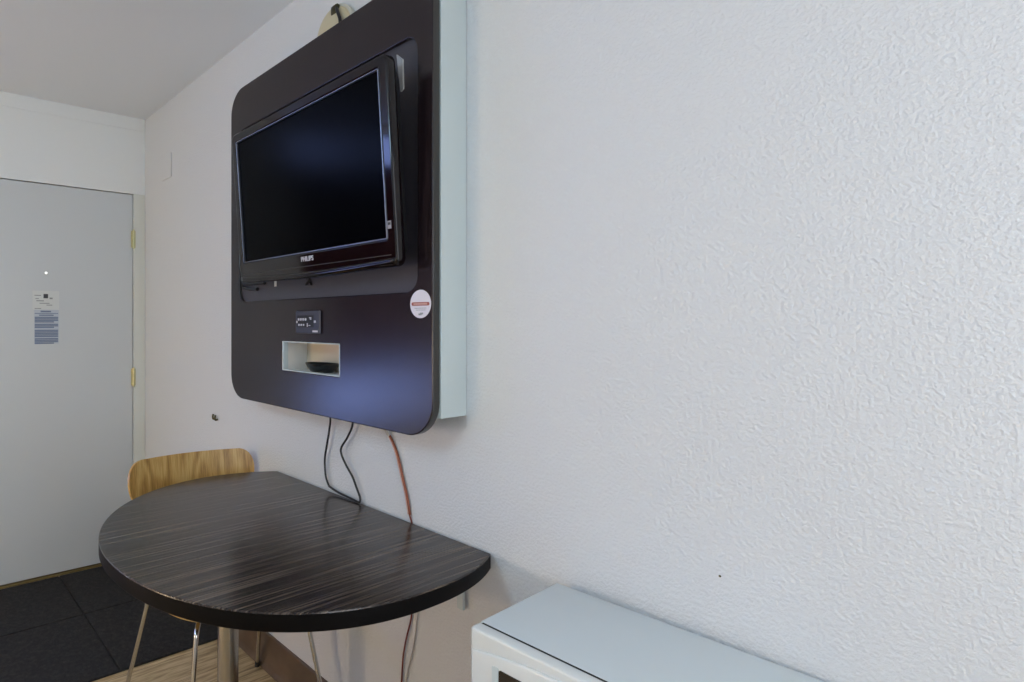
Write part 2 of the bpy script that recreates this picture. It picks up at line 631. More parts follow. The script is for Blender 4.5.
# ceiling lamp added out of frame to fill the room with light
cl = thing('ceiling_fill_lamp', 'added round glass ceiling lamp, unseen fill light for the room', 'lamp', (2.3, -2.5, RZ))
bm = bmesh.new(); lathe(bm, [(0.15, 0), (0.15, -0.02), (0.12, -0.025), (0.0, -0.025)], 40, 'Z')
obj('lamp_base', bm, M['white'], cl, True)
bm = bmesh.new(); lathe(bm, [(0.13, -0.026), (0.135, -0.05), (0.12, -0.085), (0.07, -0.11), (0.0, -0.118)], 40, 'Z')
obj('lamp_shade', bm, M['lamp_glass'], cl, True)

# floor lamp shape added out of frame around the warm fill light
fl = thing('floor_fill_lamp', 'added floor lamp, unseen warm fill light for the room', 'lamp', (1.2, -3.3, 0))
bm = bmesh.new(); lathe(bm, [(0, 0.0005), (0.14, 0.0005), (0.14, 0.012), (0.02, 0.022), (0.0, 0.022)], 40, 'Z'); obj('base', bm, M['steel'], fl, True)
bm = bmesh.new(); tube(bm, catmull([(0, -0.1, 0.012), (0, -0.14, 0.6), (0, -0.13, 1.2), (0, -0.06, 1.32), (0, 0, 1.28)], 8), 0.009, 12); obj('pole', bm, M['steel'], fl, True)
bm = bmesh.new(); lathe(bm, [(0.03, 1.29), (0.05, 1.27), (0.15, 1.16), (0.17, 1.12), (0.165, 1.12), (0.145, 1.155), (0.045, 1.26), (0.025, 1.28)], 40, 'Z'); obj('lamp_shade', bm, M['white'], fl, True)

# ------------------------------------------------------------------ carpet mat in front of the door
bm = bmesh.new()
ys = [-0.018, -0.466, -0.920, -1.374]
xs = [0.026, 0.516, 1.04]
box(bm, (xs[0] + 0.004, ys[0] - 0.004, 0.0003), (xs[2] - 0.004, ys[3] + 0.004, 0.004))
for i in range(2):
    for j in range(3):
        box(bm, (xs[i] + 0.002, ys[j] - 0.002, 0.0005), (xs[i + 1] - 0.002, ys[j + 1] + 0.002, 0.009), 0.003)
tag(obj('carpet_mat', bm, M['carpet']), 'charcoal carpet tile mat on the wood floor before the entrance door', 'mat')

# ------------------------------------------------------------------ television panel on the wall
PX0, PX1, PZ0, PZ1 = 1.2596, 2.2835, 1.0364, 2.180
YF, YB, YR = -0.1165, -0.092, -0.1065
pn = thing('wall_panel', 'large dark wood wall panel with rounded corners and pale box sides holding the television', 'wall panel', (1.774, 0, PZ0))
pn_inv = Vector((-1.774, 0, -PZ0))
RC0, RC1, RCZ0, RCZ1 = 1.326, 2.2316, 1.392, 2.024
NI0, NI1, NIZ0, NIZ1 = 1.6188, 1.9251, 1.1600, 1.2555
def sh(lp):
    return [(x - 1.774, z - PZ0) for x, z in lp]
loops = [sh(rrect(PX0, PX1, PZ0, PZ1, 0.088, 12)), sh(rrect(RC0, RC1, RCZ0, RCZ1, 0.04, 8)), sh(rrect(NI0, NI1, NIZ0, NIZ1, 0.004, 3))]
fp = plate_with_holes('front_panel', loops, YF, YB, 0.003, [M['panel_wood']], pn)
tag(fp, 'dark brown veneered front board with a rounded opening')
fp.data.materials.append(M['panel_edge'])
for p in fp.data.polygons:                        # edge banding on the board's outer rim
    c_ = p.center
    if abs(p.normal.y) < 0.3 and (c_.x > PX1 - 1.774 - 0.1 or c_.x < PX0 - 1.774 + 0.1 or c_.z < 0.1 or c_.z > PZ1 - PZ0 - 0.1):
        p.material_index = 1
def pbox(bm, a, b, bev=0.0):
    box(bm, Vector(a) + pn_inv, Vector(b) + pn_inv, bev)
bm = bmesh.new()
BX0, BX1, BZ0, BZ1, bt = 1.300, 2.2865, 1.0865, 2.130, 0.016
for a, b in (((BX0, -0.001, BZ0), (BX0 + bt, YB, BZ1)), ((BX1 - bt, -0.001, BZ0), (BX1, YB, BZ1)),
             ((BX0 + bt, -0.001, BZ0), (BX1 - bt, YB, BZ0 + bt)), ((BX0 + bt, -0.001, BZ1 - bt), (BX1 - bt, YB, BZ1))):
    pbox(bm, a, b)
tag(obj('box_side', bm, M['white'], pn), 'pale white box sides behind the dark board')
bm = bmesh.new()
rb = rrect(RC0 - 0.012, RC1 + 0.012, RCZ0 - 0.012, RCZ1 + 0.012, 0.045, 8)
prism(bm, [(x - 1.774, z - PZ0) for x, z in rrect(RC0 + 0.0002, RC1 - 0.0002, RCZ0 + 0.0002, RCZ1 - 0.0002, 0.04, 8)], YR, YB + 0.006)
prism(bm, [(x - 1.774, z - PZ0) for x, z in rb], YB + 0.0005, YB + 0.006)
tag(obj('recess_back', bm, M['recess'], pn), 'dark grey back of the rounded recess behind the television')
bm = bmesh.new()
g, yb_ = 0.005, -0.016
pbox(bm, (NI0 - g, YF + 0.006, NIZ0 - g), (NI0, yb_, NIZ1 + g)); pbox(bm, (NI1, YF + 0.006, NIZ0 - g), (NI1 + g, yb_, NIZ1 + g))
pbox(bm, (NI0, YF + 0.006, NIZ0 - g), (NI1, yb_, NIZ0)); pbox(bm, (NI0, YF + 0.006, NIZ1), (NI1, yb_, NIZ1 + g))
nc = tag(obj('niche', bm, M['niche_white'], pn), 'small open white-walled cubby below the television')
bm = bmesh.new(); pbox(bm, (NI0 - g, yb_ + 0.0003, NIZ0 - g), (NI1 + g, yb_ + 0.004, NIZ1 + g))
tag(obj('niche_back', bm, M['niche'], nc), 'tan back of the cubby')
bm = bmesh.new()                                   # thin pale lip around the niche
for a, b in (((NI0, YF + 0.001, NIZ0), (NI0 + 0.006, YF + 0.02, NIZ1)), ((NI1 - 0.004, YF + 0.001, NIZ0), (NI1, YF + 0.02, NIZ1)),
             ((NI0 + 0.006, YF + 0.001, NIZ0), (NI1 - 0.004, YF + 0.02, NIZ0 + 0.003)), ((NI0 + 0.006, YF + 0.001, NIZ1 - 0.003), (NI1 - 0.004, YF + 0.02, NIZ1))):
    pbox(bm, a, b)
tag(obj('niche_lip', bm, M['white'], pn), 'thin white rim round the small cubby')
# jack plate
jx0, jx1, jz0, jz1 = 1.7085, 1.8385, 1.2825, 1.3525
bm = bmesh.new(); pbox(bm, (jx0, YF - 0.007, jz0), (jx1, YF - 0.0002, jz1), 0.003)
jp = tag(obj('jack_plate', bm, M['slate'], pn), 'small slate plate of sockets with white markings')
bm = bmesh.new()
pbox(bm, (jx0 + 0.010, YF - 0.0078, jz0 + 0.019), (jx1 - 0.032, YF - 0.0066, jz0 + 0.056), 0.0004)
obj('socket_field', bm, M['matt_black'], jp)
for n_, r_, x_, z_ in ((4, 0.0042, 0.020, 0.0435), (3, 0.0036, 0.022, 0.0265)):
    for k in range(n_):
        bm = bmesh.new()
        lathe(bm, [(r_, 0.0), (r_, 0.002), (r_ * 0.5, 0.002), (r_ * 0.5, 0.001)], 14, 'Y',
              Vector((jx0 + x_ + 0.0125 * k, YF - 0.0072, jz0 + z_)) + pn_inv)
        obj('socket', bm, M['print_silver'], jp, True)
for dx, dz, w_, h_ in ((0.076, 0.047, 0.012, 0.003), (0.080, 0.043, 0.008, 0.003), (0.064, 0.021, 0.005, 0.011), (0.073, 0.024, 0.010, 0.002),
                       (0.006, 0.032, 0.007, 0.007), (0.101, 0.033, 0.009, 0.007), (0.094, 0.0045, 0.026, 0.0055)):
    bm = bmesh.new(); pbox(bm, (jx0 + dx, YF - 0.0082, jz0 + dz), (jx0 + dx + w_, YF - 0.0068, jz0 + dz + h_))
    obj('marking', bm, M['print_silver'], jp)
# round sticker (its code square is left out)
sx_, sz_, sr = 2.2435, 1.3618, 0.0345
def disc(bm, r, y0, y1, cx=0, cz=0):
    prism(bm, [(sx_ - 1.774 + cx + r * math.cos(2 * PI * k / 40), sz_ - PZ0 + cz + r * math.sin(2 * PI * k / 40)) for k in range(40)], y0, y1)
bm = bmesh.new(); disc(bm, sr, YF - 0.0008, YF)
st = tag(obj('sticker', bm, M['sticker'], pn), 'round white sticker with a red-brown band')
bm = bmesh.new(); prism(bm, sh(rrect(sx_ - 0.0295, sx_ + 0.0295, sz_ - 0.0042, sz_ + 0.0045, 0.0042, 5)), YF - 0.0012, YF - 0.0006)
obj('band', bm, M['sticker_red'], st)
bm = bmesh.new()
xx = sx_ - 0.022
while xx < sx_ + 0.02:
    w_ = rnd.uniform(0.0022, 0.0036)
    pbox(bm, (xx, YF - 0.0015, sz_ - 0.0022), (xx + w_, YF - 0.001, sz_ + 0.0026)); xx += w_ + 0.0012
obj('band_print', bm, M['sticker_text'], st)
bm = bmesh.new()
for z_, hw in ((-0.011, 0.019), (-0.0155, 0.014)):
    xx = sx_ - hw
    while xx < sx_ + hw:
        w_ = rnd.uniform(0.002, 0.005)
        pbox(bm, (xx, YF - 0.0011, sz_ + z_), (xx + w_, YF - 0.0006, sz_ + z_ + 0.0016)); xx += w_ + 0.0014
pbox(bm, (sx_ - 0.006, YF - 0.0011, sz_ - 0.0275), (sx_ + 0.004, YF - 0.0006, sz_ - 0.023))
pbox(bm, (sx_ - 0.001, YF - 0.0012, sz_ - 0.0255), (sx_ + 0.009, YF - 0.0006, sz_ - 0.021))
obj('small_print', bm, M['ink_grey'], st)
# white tag and chips on the panel
bm = bmesh.new(); pbox(bm, (1.556, YR - 0.0012, 1.438), (1.569, YR, 1.456))
tag(obj('label_tag', bm, M['paper'], pn), 'tiny white tag in the recess under the television')

# ------------------------------------------------------------------ television
TC = (1.8427, -0.1935, 1.7226)
tv = thing('television', 'black flat-screen television leaning forward in the recess of the dark panel', 'television', TC, (math.radians(4.3), 0, 0))
hw, hh = 0.354, 0.1995
OX0, OX1, OZ0, OZ1 = -0.388, 0.390, -0.272, 0.232
bz = plate_with_holes('bezel', [rrect(OX0, OX1, OZ0, OZ1, 0.022, 8), rrect(-hw - 0.003, hw + 0.003, -hh - 0.003, hh + 0.003, 0.003, 3)],
                      -0.008, 0.022, 0.006, [M['gloss_black']], tv)
bm = bmesh.new(); box(bm, (-hw - 0.006, -0.001, -hh - 0.006), (hw + 0.006, 0.008, hh + 0.006))
obj('screen', bm, M['screen'], tv)
tr_ = plate_with_holes('screen_trim', [rrect(-hw - 0.004, hw + 0.004, -hh - 0.004, hh + 0.004, 0.004, 3), rrect(-hw - 0.0012, hw + 0.0012, -hh - 0.0012, hh + 0.0012, 0.002, 3)],
                       -0.0085, 0.0, 0.0008, [M['silver']], tv)
tag(tr_, 'thin silver line around the screen')
bm = bmesh.new()                                   # rounded lower lip
n_ = 48
rings = []
for i in range(n_ + 1):
    x = OX0 + 0.008 + (OX1 - OX0 - 0.016) * i / n_
    u = (x / OX1) ** 2
    zc = OZ0 + 0.016 - 0.010 * (1 - u)
    ring = []
    for k in range(14):
        a = 2 * PI * k / 14
        ring.append(bm.verts.new((x, 0.006 + 0.018 * math.cos(a), zc + 0.012 * math.sin(a))))
    rings.append(ring)
for a, b in zip(rings, rings[1:]):
    for k in range(14):
        bm.faces.new((a[k], a[(k + 1) % 14], b[(k + 1) % 14], b[k]))
bm.faces.new(rings[0]); bm.faces.new(rings[-1][::-1])
tag(obj('lower_lip', bm, M['gloss_black'], tv, True, None), 'rounded glossy lower lip of the bezel')
bm = bmesh.new(); tube(bm, [(OX0 + 0.02, -0.0083, -0.243), (OX1 - 0.02, -0.0083, -0.243)], 0.0011, 8)
obj('chin_line', bm, M['panel_edge'], tv, True)
bm = bmesh.new()                                   # tapered back housing
prof = [(0.022, 0.3865, -0.264, 0.226), (0.038, 0.380, -0.250, 0.206), (0.058, 0.31, -0.20, 0.16), (0.066, 0.27, -0.17, 0.13)]
loops_ = []
for y_, x_, z0_, z1_ in prof:
    loops_.append([bm.verts.new((x, y_, z)) for x, z in rrect(-x_, x_, z0_, z1_, 0.03, 6)])
for a, b in zip(loops_, loops_[1:]):
    n = len(a)
    for k in range(n):
        bm.faces.new((a[k], a[(k + 1) % n], b[(k + 1) % n], b[k]))
bm.faces.new(loops_[0]); bm.faces.new(loops_[-1][::-1])
obj('back_housing', bm, M['matt_black'], tv, True)
lettering('lettering', 'PHILIPS', 0.0195, (0.018, -0.0085, -0.222), M['print_silver'], tv)
bm = bmesh.new(); box(bm, (hw + 0.008, -0.0088, -0.180), (hw + 0.021, -0.0075, -0.161))
ls = tag(obj('spec_sticker', bm, M['spec'], tv), 'small pale square sticker at the lower right of the screen')
bm = bmesh.new(); box(bm, (hw + 0.010, -0.0092, -0.171), (hw + 0.019, -0.0086, -0.165))
obj('print_mark', bm, M['ink_dark'], ls)
bm = bmesh.new()                                   # pale end of the wall mount peeking out behind the right edge
b0, b1 = 0.352, 0.371
vs = [(b0, 0.083, 0.250), (b1, 0.083, 0.232), (b1 - 0.003, 0.083, 0.162), (b1 - 0.012, 0.083, 0.158)]
A_ = [bm.verts.new((x, 0.062, z)) for x, _, z in vs]; B_ = [bm.verts.new((x, 0.067, z)) for x, _, z in vs]
bm.faces.new(A_); bm.faces.new(B_[::-1])
for k in range(4):
    bm.faces.new((A_[k], B_[k], B_[(k + 1) % 4], A_[(k + 1) % 4]))
tag(obj('mount_arm', bm, M['grey_metal'], tv), 'pale grey end of the wall mount behind the right edge')
bm = bmesh.new()
box(bm, (-0.16, 0.064, -0.12), (-0.12, 0.078, 0.10), 0.002); box(bm, (0.12, 0.064, -0.12), (0.16, 0.078, 0.10), 0.002)
box(bm, (-0.2, 0.070, -0.04), (0.2, 0.0845, 0.02), 0.002)
obj('wall_mount', bm, M['matt_black'], tv)
# loose black cable ends under the television
bm = bmesh.new()
tube(bm, catmull([(1.385, YR - 0.005, 1.462), (1.352, YR - 0.006, 1.458), (1.352, YR - 0.006, 1.444), (1.40, YR - 0.006, 1.437), (1.45, YR - 0.006, 1.434)], 8), 0.006, 10)
tube(bm, catmull([(1.352, YR - 0.006, 1.457), (1.41, YR - 0.006, 1.455), (1.50, YR - 0.006, 1.453)], 8), 0.0055, 10)
tag(obj('loose_cable', bm, M['cord']), 'short loose black cable in the recess at the lower left of the television', 'cable')
bm = bmesh.new()
tube(bm, [(1.743, YR - 0.004, 1.460), (1.777, YR - 0.004, 1.434)], 0.0035, 8)
tube(bm, [(1.775, YR - 0.0045, 1.460), (1.747, YR - 0.0045, 1.434)], 0.0035, 8)
tag(obj('cable_tie', bm, M['cord']), 'black crossed cable tie in the recess under the television', 'cable tie')

# bowl in the niche
bw = bmesh.new()
lathe(bw, [(0.0, 0.0), (0.040, 0.0), (0.048, 0.003), (0.060, 0.016), (0.068, 0.0275), (0.066, 0.0285), (0.057, 0.018), (0.044, 0.006), (0.0, 0.005)], 40, 'Z', (0, 0, 0), 1.08, 0.60)
bo = obj('bowl', bw, M['bowl'], None, True, 50)
bo.location = (1.770, -0.064, NIZ0 + 0.0005)
tag(bo, 'small dark shallow bowl in the cream cubby of the panel', 'bowl')

# cream round device on the wall above the panel
dv = thing('wall_alarm', 'round cream domed alarm on the wall peeking over the top of the dark panel', 'alarm', (1.772, 0, 2.2265))
bm = bmesh.new(); lathe(bm, [(0.094, 0.0005), (0.0955, 0.006), (0.0955, 0.016), (0.091, 0.019), (0.0, 0.019)], 48, 'Y')
tag(obj('rim', bm, M['cream_rim'], dv, True), 'pale grey rim')
bm = bmesh.new(); lathe(bm, [(0.088, 0.0185), (0.084, 0.026), (0.066, 0.032), (0.035, 0.036), (0.0, 0.037)], 48, 'Y')
obj('cover', bm, M['cream'], dv, True)
bm = bmesh.new()
lathe(bm, [(0.0, 0.0), (0.012, 0.0), (0.013, 0.004), (0.010, 0.008), (0.0, 0.009)], 20, 'Y', (0.026, -0.026, 0.074))
box(bm, (0.004, -0.036, 0.056), (0.036, -0.022, 0.084), 0.004)
obj('vent', bm, M['hook'], dv, True)
bm = bmesh.new()
tube(bm, catmull([(0.030, -0.032, 0.072), (0.046, -0.040, 0.050), (0.060, -0.043, 0.024), (0.064, -0.044, 0.0), (0.060, -0.045, -0.04)], 8), 0.0055, 10)
tag(obj('strap', bm, M['cord'], dv, True), 'short black cable over the cover')

# ------------------------------------------------------------------ small things on the walls
bm = bmesh.new(); box(bm, (-0.066, -0.006, -0.062), (0.066, -0.0003, 0.062), 0.003)
cp = obj('cover_plate', bm, M['wall']); cp.location = (0.327, 0, 2.121)
tag(cp, 'square painted blank cover plate high on the wall near the corner', 'cover plate')
hk = thing('wall_hook', 'tiny aged bronze double hook on the wall left of the dark panel', 'hook', (0.906, 0, 0.90))
bm = bmesh.new(); box(bm, (-0.016, -0.003, -0.012), (0.024, -0.0003, 0.012), 0.001); obj('hook_plate', bm, M['wall'], hk)
for dx, dz in ((-0.009, 0.002), (0.012, 0.0)):
    bm = bmesh.new()
    tube(bm, catmull([(dx, -0.002, dz - 0.008), (dx, -0.014, dz - 0.009), (dx + 0.002, -0.017, dz + 0.002), (dx + 0.001, -0.014, dz + 0.012)], 6), 0.0042, 10)
    obj('hook_prong', bm, M['hook'], hk, True)
bm = bmesh.new(); lathe(bm, [(0.0019, 0.0003), (0.0019, 0.001), (0.001, 0.0016), (0.0, 0.0018)], 14, 'Y')
nl = obj('nail_head', bm, M['hook'], None, True); nl.location = (2.8355, 0, 0.881)
tag(nl, 'tiny dark nail head in the bare wall above the microwave', 'nail')

# notices on the door (facing +X)
def paper(name, y0, y1, z0, z1, m_, label, cat):
    b_ = bmesh.new(); box(b_, (-0.0028, y0, z0), (-0.0018, y1, z1))
    return tag(obj(name, b_, m_), label, cat)
def strips(name, rects, m_, parent):
    b_ = bmesh.new()
    for y0, y1, z0, z1 in rects:
        box(b_, (-0.0019, y0, z0), (-0.0014, y1, z1))
    obj(name, b_, m_, parent)
pc = paper('notice_card', -0.586, -0.458, 1.3815, 1.478, M['paper'], 'white card with a dark blot and faint grey lines, upper notice on the entrance door', 'notice')
strips('print_mark', [(-0.534, -0.512, 1.440, 1.462)], M['ink_dark'], pc)
strips('printed_lines', [(-0.577, -0.546, 1.452, 1.456), (-0.573, -0.556, 1.436, 1.440), (-0.568, -0.532, 1.424, 1.429), (-0.505, -0.490, 1.436, 1.444),
                         (-0.553, -0.505, 1.412, 1.416), (-0.520, -0.492, 1.403, 1.407), (-0.576, -0.545, 1.385, 1.389)], M['ink_grey'], pc)
ps = paper('notice_sheet', -0.578, -0.460, 1.206, 1.3805, M['paper_blue'], 'pale sheet of dense blue print, lower notice on the entrance door', 'notice')
rc = [(-0.548, -0.498, 1.368, 1.376), (-0.576, -0.463, 1.3600, 1.3635), (-0.555, -0.485, 1.350, 1.356)]
for z1_, n_ in ((1.345, 4), (1.309, 3), (1.278, 5), (1.235, 4)):
    for k in range(n_):
        z_ = z1_ - 0.0078 * k
        rc.append((-0.576, -0.463 - (0.02 if k == n_ - 1 and n_ != 5 else 0), z_ - 0.0062, z_))
strips('printed_lines', rc, M['ink_blue'], ps)

# ------------------------------------------------------------------ half-oval table
TZ, TH = 0.770, 0.038
tb = thing('table', 'dark streaked half-oval table on a steel post, flat side against the wall', 'table', (1.80, -0.40, 0))
def table_outline(inset=0.0, n=120):
    cx_, cy_, a_, b_ = 1.8800, -0.2553, 0.5365 - inset, 0.5060 - inset
    back = -0.0065
    out = []
    for k in range(4 * n):
        t = 2 * PI * k / (4 * n)
        ct, st_ = math.cos(t), math.sin(t)
        e = 1.966 if ct < 0 else 2.221
        out.append((cx_ + a_ * math.copysign(abs(ct) ** (2 / e), ct),
                    cy_ + b_ * math.copysign(abs(st_) ** (2 / e), st_)))
    # clip at the wall
    res = []
    for i in range(len(out)):
        p, q = out[i], out[(i + 1) % len(out)]
        if p[1] <= back:
            res.append(p)
        if (p[1] <= back) != (q[1] <= back):
            u = (back - p[1]) / (q[1] - p[1])
            res.append((p[0] + u * (q[0] - p[0]), back))
    # drop near-duplicate points
    cl_ = [res[0]]
    for p in res[1:]:
        if (p[0] - cl_[-1][0]) ** 2 + (p[1] - cl_[-1][1]) ** 2 > 1e-7:
            cl_.append(p)
    return [(x - 1.80, y + 0.40) for x, y in cl_]
def slab(bm, outline, zs):
    """stack of (inset-scaled) loops; zs = list of (outline, z)"""
    loops = [[bm.verts.new((x, y, z)) for x, y in o_] for o_, z in zs]
    for a, b in zip(loops, loops[1:]):
        n = len(a)
        for k in range(n):
            bm.faces.new((a[k], a[(k + 1) % n], b[(k + 1) % n], b[k]))
    bm.faces.new(loops[0][::-1]); bm.faces.new(loops[-1])
def shrink(o_, d):
    n = len(o_)
    out = []
    for i in range(n):
        p0, p1, p2 = Vector(o_[i - 1]), Vector(o_[i]), Vector(o_[(i + 1) % n])
        e1, e2 = (p1 - p0).normalized(), (p2 - p1).normalized()
        nrm = Vector((-(e1.y + e2.y), e1.x + e2.x))
        nrm.normalize()
        q = p1 + nrm * d
        out.append((q.x, q.y))
    return out
ol = table_outline()
bm = bmesh.new(); slab(bm, ol, [(ol, TZ - 0.003), (shrink(ol, 0.0006), TZ - 0.001), (shrink(ol, 0.0025), TZ)])
obj('table_top', bm, M['table_wood'], tb)
bm = bmesh.new(); slab(bm, ol, [(shrink(ol, 0.003), TZ - TH), (shrink(ol, 0.0008), TZ - TH + 0.002), (ol, TZ - TH + 0.004), (ol, TZ - 0.003)])
tag(obj('edge_band', bm, M['edge_black'], tb, True, 40), 'thick black edge of the table top')
bm = bmesh.new()
lathe(bm, [(0.0, 0.012), (0.0295, 0.012), (0.0295, TZ - TH - 0.012), (0.055, TZ - TH - 0.012), (0.055, TZ - TH - 0.004), (0.12, TZ - TH - 0.004), (0.12, TZ - TH), (0, TZ - TH)], 48, 'Z', (-0.018, 0, 0))
obj('post', bm, M['steel'], tb, True)
bm = bmesh.new()
lathe(bm, [(0.0, 0.0005), (0.16, 0.0005), (0.16, 0.006), (0.155, 0.009), (0.035, 0.014), (0.033, 0.02), (0.0, 0.02)], 56, 'Z', (-0.018, 0, 0))
obj('base_plate', bm, M['steel'], tb, True)
bm = bmesh.new()                                   # small wall bracket under the right end
bx_ = 2.279 - 1.80
box(bm, (bx_ - 0.010, 0.384, 0.607), (bx_ + 0.010, 0.392, 0.7315), 0.001); box(bm, (bx_ - 0.010, 0.29, 0.724), (bx_ + 0.012, 0.386, 0.7317), 0.001)
tag(obj('wall_bracket', bm, M['white'], tb), 'small pale bracket under the right end')
bm = bmesh.new()
bx_ = 1.50 - 1.80
box(bm, (bx_ - 0.012, 0.384, 0.607), (bx_ + 0.012, 0.392, 0.7315), 0.001); box(bm, (bx_ - 0.012, 0.31, 0.724), (bx_ + 0.012, 0.386, 0.7317), 0.001)
tag(obj('wall_bracket', bm, M['grey_metal'], tb), 'small pale bracket under the left end')

# ------------------------------------------------------------------ chair, facing +X, pushed under the table
CH = Vector((1.478, -0.276, 0))
CR = math.radians(-4.0)
ch = thing('chair', 'honey plywood chair with chrome legs tucked under the left end of the dark table', 'chair', CH, (0, 0, CR))
def shell(name, prof, nu=22, th=0.011):
    """prof: list of (x, z, halfwidth, bow) along the centre line; bow pushes the ends forward (x) or up (z)"""
    bm = bmesh.new()
    rows = []
    for (x, z, hwid, bx, bz_) in prof:
        row = []
        for k in range(nu + 1):
            s_ = -1 + 2 * k / nu
            u = abs(s_)
            row.append(Vector((x + bx * (s_ * hwid / 0.24) ** 2, s_ * hwid, z + bz_ * u ** 3)))
        rows.append(row)
    nr = len(rows)
    top, bot = [], []
    for i in range(nr):
        tr0, br0 = [], []
        for k in range(nu + 1):
            p = rows[i][k]
            du = rows[i][min(k + 1, nu)] - rows[i][max(k - 1, 0)]
            dv = rows[min(i + 1, nr - 1)][k] - rows[max(i - 1, 0)][k]
            n = du.cross(dv)
            n = n.normalized() if n.length > 1e-9 else Vector((0, 0, 1))
            tr0.append(bm.verts.new(p + n * th / 2)); br0.append(bm.verts.new(p - n * th / 2))
        top.append(tr0); bot.append(br0)
    for i in range(nr - 1):
        for k in range(nu):
            bm.faces.new((top[i][k], top[i][k + 1], top[i + 1][k + 1], top[i + 1][k]))
            bm.faces.new((bot[i][k], bot[i + 1][k], bot[i + 1][k + 1], bot[i][k + 1]))
    for i in range(nr - 1):
        bm.faces.new((top[i][0], top[i + 1][0], bot[i + 1][0], bot[i][0]))
        bm.faces.new((top[i][nu], bot[i][nu], bot[i + 1][nu], top[i + 1][nu]))
    for k in range(nu):
        bm.faces.new((top[0][k], bot[0][k], bot[0][k + 1], top[0][k + 1]))
        bm.faces.new((top[-1][k], top[-1][k + 1], bot[-1][k + 1], bot[-1][k]))
    return obj(name, bm, M['plywood'], ch, True, 50)
def width_round(v, w0, r):
    return w0 - r + math.sqrt(max(0.0, r * r - (r - v) ** 2)) if v < r else w0
seat = []
for i in range(29):
    t = i / 28
    x = 0.240 - 0.445 * t ** 1.35
    z = 0.452 - 0.008 * max(0, (x - 0.14) / 0.1) ** 2 + 0.010 * max(0, (-0.1 - x) / 0.1) ** 2
    if x > 0.05:
        u = (x - 0.05) / 0.19
        wv_ = 0.06 + 0.160 * math.sqrt(max(0.0, 1 - u ** 2.3))
    elif x > -0.08:
        wv_ = 0.220
    else:
        q = min(1, (-0.08 - x) / 0.125)
        wv_ = 0.220 - 0.093 * q * q * (3 - 2 * q)
    seat.append((x, z, wv_, 0.0, 0.004))
shell('seat', seat)
back = []
zk = [(0.462, -0.206, 0.127), (0.480, -0.222, 0.122), (0.51, -0.235, 0.120), (0.55, -0.243, 0.124), (0.60, -0.250, 0.143), (0.64, -0.256, 0.176), (0.67, -0.260, 0.208),
      (0.69, -0.263, 0.222), (0.71, -0.266, 0.232), (0.73, -0.269, 0.238), (0.75, -0.272, 0.2405), (0.77, -0.275, 0.2405), (0.785, -0.277, 0.238), (0.80, -0.279, 0.2325),
      (0.812, -0.281, 0.225), (0.821, -0.2825, 0.215), (0.827, -0.2835, 0.203), (0.830, -0.284, 0.190)]
back = [(x, z, hw_, 0.045, 0.0) for z, x, hw_ in zk]
shell('backrest', back)
legs = {'bl': [(-0.225, -0.262), (-0.070, -0.215)], 'br': [(-0.200, 0.240), (-0.055, 0.190)],
        'fl': [(0.232, -0.196), (0.204, -0.154)], 'fr': [(0.315, 0.246), (0.228, 0.194)]}
for k, ((fx, fy), (tx, ty)) in legs.items():
    dirx = Vector((tx - fx, ty - fy, 0.415))
    foot = Vector((fx, fy, 0.004))
    top_ = Vector((tx, ty, 0.428))
    p1 = foot.lerp(top_, 0.93)
    bendc = top_ + Vector((-tx * 0.10, -ty * 0.10, 0.026))
    pts = [foot, foot.lerp(top_, 0.5), p1]
    # quarter bend into the mount under the seat
    for u in (0.25, 0.5, 0.75, 1.0):
        a = (1 - u) ** 2
        pts.append(p1 * a + top_ * 1.0 * 2 * u * (1 - u) + Vector((tx * 0.72, ty * 0.78, 0.434)) * u * u + top_ * 0)
    pts.append(Vector((tx * 0.2, ty * 0.2, 0.432)))
    bm = bmesh.new(); tube(bm, pts, 0.0075, 14)
    lg = obj('leg', bm, M['chrome'], ch, True, 40)
    bm = bmesh.new()
    ax = (top_ - foot).normalized()
    tube(bm, [Vector((fx, fy, 0.0005)), Vector((fx, fy, 0.004)) , foot + ax * 0.018], 0.0095, 14)
    tag(obj('foot_cap', bm, M['matt_black'], lg, True), 'black plastic foot')
bm = bmesh.new(); lathe(bm, [(0.0, 0.422), (0.075, 0.422), (0.08, 0.426), (0.08, 0.442), (0.0, 0.446)], 32, 'Z')
tag(obj('seat_mount', bm, M['matt_black'], ch, True), 'round black mount under the seat')

# ------------------------------------------------------------------ cords
bm = bmesh.new()
pts = [(1.757, -0.035, 1.084), (1.757, -0.022, 1.0145), (1.7476, -0.02, 0.9681), (1.7354, -0.02, 0.9208), (1.7165, -0.014, 0.8710), (1.7185, -0.012, 0.8195), (1.7342, -0.012, 0.7916),
       (1.7483, -0.012, 0.7855), (1.7759, -0.012, 0.7805), (1.8029, -0.012, 0.7780), (1.8551, -0.013, 0.7755), (1.8860, -0.014, 0.7740), (1.8935, -0.013, 0.7790), (1.8900, -0.012, 0.7920), (1.8750, -0.012, 0.8150),
       (1.8606, -0.016, 0.8455), (1.8306, -0.018, 0.8772), (1.8113, -0.02, 0.9063), (1.812, -0.02, 0.928), (1.8435, -0.02, 0.9663),
       (1.869, -0.022, 1.0105), (1.882, -0.035, 1.084)]
tube(bm, catmull(pts, 8), 0.0034, 10)
tag(obj('power_cord', bm, M['cord'], None, True, None), 'thin black cord hanging in a loop from the dark panel to the table', 'cord')

